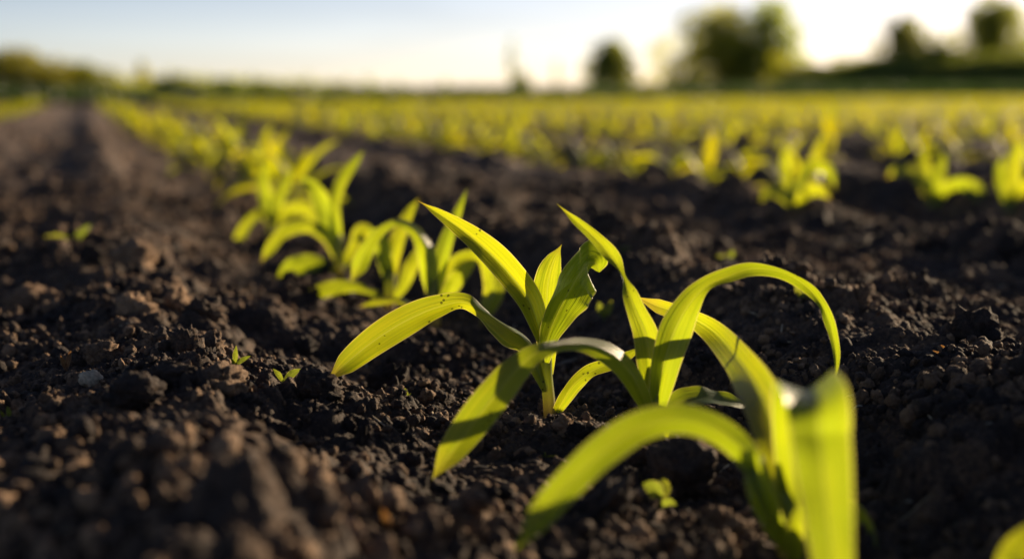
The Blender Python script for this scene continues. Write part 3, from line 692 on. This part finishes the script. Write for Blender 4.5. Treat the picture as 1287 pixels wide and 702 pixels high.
hand = [A, B, C, Dp, E, F, K, Mp]
hand_y = [o.location.y for o in hand]
rg = np.random.default_rng(77)
spots = []                                    # x, y, row number, distance, in view?
for row in range(-9, 52):
    x0 = ROW0+row*ROWS
    y = -.6+rg.uniform(0, .15)
    while y < float(field_end(x0)):
        y += rg.uniform(.085, .165) if rg.uniform() > .03 else rg.uniform(.22, .3)
        x = x0+rg.normal(0, .014)+.02*math.sin(y*.7+row)
        if row == 0 and (y < max(hand_y)+.10): continue
        d = math.hypot(x, y); th = math.atan2(x, y)-YAW
        if row == 1 and y < right_y+.14 and abs(th) < math.radians(21.5): continue
        near = d < 3.2 and -1.0 < th < 2.3 and d > .55
        inview = abs(th) < math.radians(20.6)
        if not (-math.radians(27) < th < math.radians(34) or near): continue
        if row < 0 and d < 1.2: continue
        if not inview and y < .1: continue
        spots.append((x, y, row, d, inview, rg.integers(0, 10), rg.uniform(0, 6.28), rg.uniform(.74, 1.08)))
zs = height(np.array([s[0] for s in spots]), np.array([s[1] for s in spots]))
order = sorted(range(len(spots)), key=lambda i: spots[i][3] if spots[i][4] else 1e9)
single = set(i for i in order[:290] if spots[i][4])
ROWLAB = {0: 'blurred corn seedling of the main row past its twelfth beyond the drooping leaf',
          -1: 'blurred corn seedling past the twelfth in the row at the left edge',
          1: 'blurred corn seedling past the twelfth in the first row right of the main row',
          2: 'blurred corn seedling past the twelfth in the second row right of the main row',
          3: 'blurred corn seedling past the twelfth in the third row right of the main row',
          4: 'blurred corn seedling past the twelfth in the fourth row right of the main row'}
ROWGRP = {0: G_ROW, -1: 'corn seedlings of the left row', 1: 'corn seedlings of the first row on the right', 2: 'corn seedlings of the second row on the right',
          3: 'corn seedlings of the third row on the right', 4: 'corn seedlings of the fourth row on the right'}
def put_seedling(x, y, z, k, rz, s, label, group):
    sm, parts, _, _ = PROTO[k]
    root = empty('corn_seedling', (x, y, z-.001), label, 'corn plant', group, rz); root.scale = (s, s, s)
    link('stem', sm, None, root)
    for me in parts: link('leaf', me, None, root)
    return root
ORD = ['nearest', 'second', 'third', 'fourth', 'fifth', 'sixth', 'seventh', 'eighth', 'ninth', 'tenth', 'eleventh', 'twelfth']
WHERE = {0: 'main row beyond the pale drooping leaf', -1: 'row at the left edge', 1: 'first row right of the main row', 2: 'second row right of the main row', 3: 'third row right of the main row', 4: 'fourth row right of the main row'}
seen = {}
for i in sorted(single, key=lambda i: spots[i][3]):
    x, y, row, d, iv, k, rz, s = spots[i]
    far_row = row not in ROWLAB
    c_ = seen[row] = seen.get(row, -1)+1
    lab = 'blurred corn seedling beyond the fourth row to the right' if far_row else ROWLAB[row]
    if not far_row and c_ < len(ORD): lab = '%s blurred corn seedling in the %s' % (ORD[c_], WHERE[row])
    put_seedling(x, y, float(zs[i]), int(k), rz, s, lab,
                 'corn seedlings of the rows beyond the fourth' if far_row else ROWGRP[row])
def mass(name, idx, lod, label, seed):
    V, Fc, UVs = [], [], []; o = 0
    for i in idx:
        x, y, row, d, iv, k, rz, s = spots[i]
        v, f, uv = PROTO[k][lod]
        c_, s_ = math.cos(rz)*s, math.sin(rz)*s
        w = np.stack([v[:, 0]*c_-v[:, 1]*s_+x, v[:, 0]*s_+v[:, 1]*c_+y, v[:, 2]*s+zs[i]], 1)
        V.append(w); Fc.append(f+o); UVs.append(uv); o += len(v)
    ob = link(name, new_mesh(name, np.vstack(V), np.vstack(Fc), uv=np.vstack(UVs)), LEAF_FAR)
    return tag(ob, label, 'corn', kind='stuff')
rest = [i for i in range(len(spots)) if i not in single]
mass('corn_rows', [i for i in rest if spots[i][3] < 20], 2, 'countless yellow-green corn seedlings filling the rows of the middle distance', 1)
mass('distant_corn_rows', [i for i in rest if spots[i][3] >= 20], 3, 'far rows of corn merging into a yellow-green band below the trees', 2)

# ---------------------------------------------------------------- weeds, stone, straw
def weed(px, py, label, leaves, m=WEED, stem=None, cat='weed', name='weed_seedling'):
    p, d = G(px, py)
    o = empty(name, (p.x, p.y, p.z-.0005), label, cat, 'small weed seedlings')
    photo_tube(o, stem and [(x, y, d, r) for x, y, r in stem] or [(px, py+3, d, 1.6), (px, py-3, d, 1.5), (px, py-7, d, 1.2)], m=m, n=8, sides=7)
    for k, L in enumerate(leaves):
        photo_leaf(o, [(x, y, d+dd, hw, r) for x, y, dd, hw, r in L], .35, n=16, nu=5, m=m, seed=900+k)
    return o
weed(84, 468, 'reddish two-leaved sprout above the pale stone', [[(83, 464, 0, 2, 0), (80, 455, 0, 3.2, 0), (76, 446, -.002, .5, 0)], [(84, 463, 0, 2, 0), (86, 452, 0, 3.4, 0), (89, 440, .002, 1, 0)]], WEED_RED)
weed(297, 464, 'pale yellow-green sprout on top of the largest clod', [[(296, 458, 0, 2, 0), (296, 446, 0, 3.5, 0), (297, 434, 0, .6, 0)], [(297, 458, 0, 2, 0), (306, 451, .002, 3, 10), (315, 447, .003, .6, 0)], [(296, 458, 0, 2, 0), (289, 452, -.002, 2.6, 0), (284, 448, -.003, .5, 0)]])
weed(356, 484, 'two-leaved sprout with a rounded green leaf beside the long corn leaf tip', [[(357, 478, 0, 2, 0), (366, 470, .002, 5, 5), (378, 463, .003, 1, 0)], [(355, 478, 0, 2, 0), (350, 470, 0, 3.6, 0), (343, 463, -.002, .6, 0)]])
weed(92, 312, 'blurred green sprout on the far left slope', [[(92, 306, 0, 3, 0), (78, 300, -.004, 6, 0), (56, 297, -.006, 1, 0)], [(92, 306, 0, 3, 0), (101, 294, .004, 5, 0), (114, 282, .006, 1, 0)], [(92, 306, 0, 2, 0), (84, 310, -.006, 4, 0), (70, 312, -.008, 1, 0)]])
weed(760, 402, 'tiny yellow sprout between the two tallest corn plants', [[(760, 397, 0, 2.5, 0), (755, 389, 0, 5, 0), (752, 379, 0, 1, 0)], [(761, 397, 0, 2.5, 0), (765, 388, 0, 5, 0), (769, 377, 0, 1, 0)]])
weed(830, 640, 'round-leaved weed sprout below the broad clod', [[(829, 628, 0, 3, 0), (822, 614, -.003, 11, 0), (808, 607, -.004, 3, 0)], [(830, 628, 0, 3, 0), (834, 612, .003, 9, 15), (832, 600, .006, 2, 0)], [(831, 634, 0, 2, 0), (840, 630, -.003, 5, 0), (850, 634, -.004, 1, 0)]], stem=[(831, 645, 3), (830, 636, 3.5), (830, 626, 2.5)])
weed(14, 533, 'yellow blade-like sprout at the left edge', [[(16, 530, 0, 2, 0), (13, 522, 0, 4, 0), (9, 510, .001, 1, 0)], [(13, 530, 0, 2, 0), (6, 524, 0, 2.5, 0), (0, 515, 0, .5, 0)]])
weed(510, 502, 'tiny green sprout right of the long corn leaf tip', [[(510, 500, 0, 1.6, 0), (510, 494, 0, 3, 0), (509, 487, 0, .5, 0)], [(510, 500, 0, 1.5, 0), (514, 497, 0, 2, 0), (517, 494, 0, .5, 0)]])
weed(685, 575, 'flat pair of tiny green seed leaves in front of the sharpest corn plant', [[(687, 574, 0, 1.5, 0), (694, 573, -.001, 2.4, 30), (702, 572, -.002, .6, 0)], [(683, 574, 0, 1.5, 0), (678, 572, 0, 2, 30), (672, 571, 0, .5, 0)]])
weed(1190, 448, 'red-stemmed sprout on the lit crest at the right', [[(1190, 445, 0, 1.5, 0), (1188, 438, 0, 2, 0), (1182, 433, 0, .5, 0)], [(1190, 445, 0, 1.5, 0), (1194, 437, 0, 2, 0), (1200, 434, 0, .5, 0)], [(1190, 445, 0, 1.5, 0), (1180, 443, 0, 1.6, 0), (1172, 440, 0, .4, 0)]], WEED_RED)
weed(1205, 585, 'thin red sprout on the dark slope at the right', [[(1206, 580, 0, 1.2, 0), (1196, 572, 0, 2, 0), (1184, 567, 0, .5, 0)], [(1206, 580, 0, 1.2, 0), (1207, 570, 0, 2, 0), (1211, 561, 0, .5, 0)]], WEED_RED)
weed(492, 672, 'blurred green and red sprout at the bottom between slope and trough', [[(492, 665, 0, 2, 0), (486, 652, -.004, 5, 0), (480, 638, -.006, 1, 0)], [(493, 665, 0, 2, 0), (502, 657, .002, 4, 0), (512, 652, .003, 1, 0)]], WEED_RED)
weed(775, 330, 'blurred yellowish sprout behind the arching corn plant', [[(775, 326, 0, 2, 0), (767, 318, 0, 6, 0), (757, 314, 0, 1, 0)], [(776, 326, 0, 2, 0), (784, 316, 0, 5, 0), (793, 312, 0, 1, 0)]])
weed(915, 335, 'blurred green sprout left of the arch of the bent leaf', [[(915, 331, 0, 2, 0), (908, 325, 0, 5, 0), (900, 322, 0, 1, 0)], [(916, 331, 0, 2, 0), (918, 322, 0, 5, 0), (922, 314, 0, 1, 0)]])
weed(1006, 378, 'blurred yellow and brown sprout under the arch of the bent leaf', [[(1006, 374, 0, 2, 0), (1002, 364, 0, 4, 0), (1000, 354, 0, 1, 0)], [(1007, 374, 0, 2, 0), (1013, 366, 0, 4, 0), (1018, 376, 0, 1, 0)]])

st = clod(116, 490, 24, 'pale whitish stone half buried in the soil on the left', 501, .95, STONE, sink=.1, sub=4, name='stone', crumbly=.35)
st['category'] = 'stone'; st.location.z += .002; st.rotation_euler = (.5, .25, .3)

def straw(px0, py0, px1, py1, w, label, m=STRAW, cat='straw', lift=.0015, name='straw'):
    p0, d0 = G(px0, py0); p1, d1 = G(px1, py1)
    o_loc = (p0+p1)*.5
    t = np.linspace(0, 1, 9)[:, None]
    pts = np.array(p0)*(1-t)+np.array(p1)*t
    z = height(pts[:, 0], pts[:, 1]); pts[:, 2] = np.maximum(np.linspace(z[0], z[-1], 9), z*.5+.5*np.linspace(z[0], z[-1], 9))+lift*np.sin(t[:, 0]*2.6)
    r = .5*w*d0/FPX*np.array([.5, .9, 1, 1, 1, 1, .95, .8, .35])
    v, f, uv = tube(pts-np.array(o_loc), r, 7)
    o = link(name, new_mesh(name, v, f, uv=uv), m); o.location = o_loc
    return tag(o, label, cat)
straw(536, 512, 546, 530, 3, 'short pale straw lying left of the sharpest corn stem')
straw(694, 462, 756, 446, 4.5, 'grey twig on the soil behind the sharpest corn stem', TWIG, 'twig', name='twig')
straw(445, 448, 462, 462, 3, 'short grey straw under the long drooping corn leaf')
straw(1062, 500, 1084, 494, 3, 'curled dry straw on the slope beside the hanging leaf tip')
straw(1068, 520, 1084, 512, 3, 'pale fluffy straw end just below the curled dry straw', PALE)
straw(905, 590, 945, 572, 2.5, 'thin straw behind the broad dark clod')
straw(1150, 500, 1175, 512, 2.4, 'thin dry root on the dark slope at the right')

def straw_litter(n, seed):
    rg = np.random.default_rng(seed); V, Fc, UVs = [], [], []; off = 0
    for k in range(n):
        r = rg.uniform(.4, 2.6); th = rg.uniform(-.5, .5)+YAW; x = r*math.sin(th); y = r*math.cos(th)
        L = rg.uniform(.004, .016); a = rg.uniform(0, 6.28); t = np.linspace(-.5, .5, 4)
        bend = rg.uniform(-.25, .25)
        px = x+np.cos(a+bend*t)*L*t; py = y+np.sin(a+bend*t)*L*t
        z = height(px, py); z = np.linspace(z[0], z[-1], 4)*.5+z*.5+.0012
        v, f, uv = tube(np.stack([px, py, z], 1), np.array([.6, 1, 1, .5])*rg.uniform(.00018, .00045), 5)
        V.append(v); Fc.append(f+off); UVs.append(uv); off += len(v)
    o = link('straw_litter', new_mesh('straw_litter', np.vstack(V), np.vstack(Fc), uv=np.vstack(UVs)), STRAW)
    return tag(o, 'tiny bits of dry straw and root littering the soil', 'straw', kind='stuff')
straw_litter(260, 8)

def fragment(px, py, w, label, seed):
    p, d = G(px, py); s = .5*w*d/FPX
    v, f = ico(2); v = v*(1+.35*noise3(v, 2.0, seed))[:, None]*np.array([1, .7, .22])
    me = new_mesh('pale_fragment', v, f); o = link('pale_fragment', me, PALE)
    o.scale = (s, s, s); o.location = (p.x, p.y, p.z+s*.1); o.rotation_euler = (.3, .2, seed)
    return tag(o, label, 'fragment', 'pale fragments on the soil')
fragment(1125, 663, 18, 'pale fragment at the bottom right of the dark slope', 1)
fragment(1142, 630, 12, 'small pale fragment above the bottom right of the dark slope', 2)
fragment(1243, 532, 8, 'tiny white fragment on the slope near the right edge', 3)
fragment(1200, 440, 12, 'pale speck beside the red-stemmed sprout on the crest', 4)
fragment(375, 509, 14, 'pale tan fragment in front of the rounded green sprout', 5)
fragment(905, 570, 9, 'small pale fragment left of the nearest corn plant', 6)
fragment(1160, 290, 26, 'grey fragment near the right-hand corn row', 7)

# ---------------------------------------------------------------- trees and shrubs
def foliage(lobes, n, size, seed):
    rg = np.random.default_rng(seed)
    L = np.array([l[:3] for l in lobes]); R = np.array([l[3:] for l in lobes])
    wgt = (R.prod(1))**(2/3); k = rg.choice(len(L), n, p=wgt/wgt.sum())
    u = rg.normal(size=(n, 3)); u /= np.linalg.norm(u, axis=1)[:, None]
    r = rg.uniform(.45, 1.08, n)**.7
    c_ = L[k]+u*R[k]*r[:, None]
    a = rg.normal(size=(n, 3)); a /= np.linalg.norm(a, axis=1)[:, None]
    b_ = np.cross(a, rg.normal(size=(n, 3))); b_ /= np.linalg.norm(b_, axis=1)[:, None]
    s = size*rg.uniform(.6, 1.4, n)[:, None]
    V = np.stack([c_-a*s, c_+b_*s*.55, c_+a*s, c_-b_*s*.55], 1).reshape(-1, 3)
    f = np.arange(n*4).reshape(-1, 4)
    return V, f, np.tile([[.5, 0], [1, .5], [.5, 1], [0, .5]], (n, 1))
def tree(name, px, py_top, py_base, w, D, label, cm, seed, cat='tree', group='trees and shrubs behind the field', trunk=.22, n=5200, leaf=.20, shape='round', z0=0.0):
    base = far(px, D); base.z = z0
    top = hgt(py_top, D)-z0; wid = .5*w*D/FPX
    o = empty(name, base, label, cat, group)
    rs = np.random.default_rng(seed)
    cb = top*trunk
    lobes = []
    nl = 20 if shape != 'thin' else 12
    for k in range(nl):
        t = (k+.5)/nl; z = cb+(top-cb)*(.10+.80*t)
        if shape == 'dome': rr = wid*math.sqrt(max(.12, 1-t**2.8))
        elif shape == 'round': rr = wid*math.sqrt(max(0, 1-(2*t-.85)**2/1.5))
        elif shape == 'cone': rr = wid*(1.02-t*.9)
        else: rr = wid*(.55+.45*math.sin(3*t))*(1-.6*t)
        az = k*2.4+rs.uniform(-.4, .4); q = rr*rs.uniform(.25, .72)
        lr = max(rr*rs.uniform(.38, .60), wid*(.42 if shape == 'dome' else .18))
        if k % 4 == 1: q = rr*.95; lr *= .8
        lobes.append((q*math.cos(az), q*math.sin(az), z, lr, lr, min(lr*rs.uniform(.7, 1.0), (top-cb)*.24)))
    v, f, uv = foliage(lobes, n, leaf, seed)
    v[:, 2] = np.maximum(v[:, 2], .05)
    link('crown', new_mesh('crown', v, f, smooth=False, uv=uv), cm, o)
    tr = max(.05, top*.022)
    pts = [(0, 0, -.2), (0, 0, cb), (rs.uniform(-.2, .2)*wid*.3, rs.uniform(-.2, .2)*wid*.3, top*.55), (0, 0, top*.86)]
    S = spline(np.array([(p_[2], 0, p_[0], p_[1]) for p_ in pts]), 10)
    V, Fc, UVs = [], [], []; off = 0
    v, f, uv = tube(np.stack([S[:, 2], S[:, 3], S[:, 0]], 1), np.interp(S[:, 0], [-.2, 0, cb, top], [tr*1.5, tr*1.3, tr, tr*.15]), 8)
    V.append(v); Fc.append(f); UVs.append(uv); off += len(v)
    for l in lobes[::2]:
        zs_ = max(cb*.8, l[2]*.72); t = np.linspace(0, 1, 5)[:, None]
        pts = np.array([0, 0, zs_])*(1-t)+np.array(l[:3])*t; pts[:, 2] += .06*top*np.sin(t[:, 0]*math.pi)*.4
        v, f, uv = tube(pts, tr*np.linspace(.5, .12, 5), 6); V.append(v); Fc.append(f+off); UVs.append(uv); off += len(v)
    link('trunk', new_mesh('trunk', np.vstack(V), np.vstack(Fc), uv=np.vstack(UVs)), BARK, o)
    return o
tree('broadleaf_tree', 902, 14, 116, 142, 150, 'wide left half of the big blurred pair of trees', CROWN_MID, 21, n=7500, leaf=.25, shape='dome', trunk=.03)
tree('broadleaf_tree', 968, 0, 112, 78, 152, 'taller right half of the big blurred pair of trees', CROWN_MID, 22, n=4600, leaf=.25, shape='dome', trunk=.05)
tree('broadleaf_tree', 768, 52, 118, 62, 150, 'small round dark tree standing alone left of the big pair', CROWN_DARK, 23, n=3400, leaf=.24, shape='dome', trunk=.06)
tree('broadleaf_tree', 1136, 18, 95, 70, 130, 'loose yellow-green tree on the bank at the right', CROWN_YEL, 24, n=3600, leaf=.2, z0=1.2, trunk=.1)
tree('broadleaf_tree', 1246, 4, 95, 104, 128, 'large dark round tree on the bank at the right edge', CROWN_DARK, 25, n=5200, leaf=.24, z0=1.2, shape='dome', trunk=.05)
tree('shrub', 1176, 52, 95, 46, 126, 'low dark shrub between the two trees on the bank', CROWN_DARK, 26, cat='shrub', n=2600, leaf=.18, trunk=.1, z0=1.2)
tree('shrub', 1010, 82, 116, 80, 124, 'dark shrub at the right foot of the big pair of trees', CROWN_DARK, 27, cat='shrub', n=3500, leaf=.18, trunk=.06)
tree('shrub', 1080, 72, 100, 90, 131, 'dark low shrub along the bank crest beside the yellow-green tree', CROWN_DARK, 127, cat='shrub', n=3500, leaf=.18, trunk=.06, z0=.8)
tree('shrub', 860, 96, 118, 60, 140, 'low dark shrub at the left foot of the big pair of trees', CROWN_DARK, 28, cat='shrub', n=2200, leaf=.16, trunk=.06)
tree('broadleaf_tree', 936, 48, 118, 60, 148, 'mid-height tree filling the gap between the big pair of trees', CROWN_YEL, 129, cat='tree', n=3000, leaf=.2, trunk=.05, shape='dome')
tree('slender_tree', 643, 44, 119, 20, 150, 'very thin sparse tree standing against the bright sky near the centre', CROWN_MID, 29, n=420, leaf=.15, shape='thin')
tree('shrub', 655, 88, 119, 36, 146, 'dark shrub at the foot of the thin sparse tree', CROWN_DARK, 30, cat='shrub', n=1500, leaf=.16, trunk=.06, shape='cone')
tree('slender_tree', 700, 72, 119, 14, 160, 'thin faint sapling between the sparse tree and the round tree', CROWN_MID, 31, n=180, leaf=.15, shape='thin')
tree('shrub', 20, 66, 118, 130, 92, 'tallest yellow-green shrub at the left edge', CROWN_YEL, 32, cat='shrub', n=7000, leaf=.13, trunk=.03, shape='dome')
tree('shrub', 96, 82, 118, 100, 94, 'yellow-green shrub right of the tallest shrub on the left', CROWN_YEL, 33, cat='shrub', n=5000, leaf=.13, trunk=.03, shape='dome')
tree('slender_tree', 180, 74, 118, 34, 110, 'small upright young tree among the left shrubs', CROWN_MID, 34, n=900, leaf=.14, trunk=.15, shape='cone')
tree('shrub', 145, 98, 118, 70, 96, 'low green shrub left of the small upright tree', CROWN_MID, 35, cat='shrub', n=2200, leaf=.12, trunk=.08)
hx = [(225, 97, 90), (275, 100, 80), (325, 102, 90), (372, 104, 80), (420, 106, 84), (470, 109, 90), (530, 112, 100), (600, 110, 90), (735, 110, 90), (815, 106, 80)]
LR = ['leftmost', 'second', 'third', 'fourth', 'fifth', 'sixth', 'seventh', 'eighth', 'ninth', 'tenth', 'eleventh', 'twelfth', 'thirteenth', 'fourteenth']
for k, (px, py, w) in enumerate(hx):
    tree('shrub', px, py, 118, w, 112+k*2, LR[k]+' low shrub'+(' from the left' if k else '')+' in the long hedge on the horizon', CROWN_MID if k % 2 else CROWN_DARK, 50+k, cat='shrub', group='low shrubs of the hedge on the horizon', n=3600, leaf=.2, trunk=.02, shape='dome')
sx = [215, 236, 258, 279, 300, 318, 341, 366, 388, 412, 436, 462, 500, 560]
for k, px in enumerate(sx):
    tree('slender_tree', px, 84+(k*7 % 11)+k*.8, 118, 13, 122+k, LR[k]+' thin young tree'+(' from the left' if k else '')+' in the sparse line on the left horizon', CROWN_MID, 80+k, group='thin young trees on the left horizon', n=130, leaf=.12, trunk=.3, shape='thin')
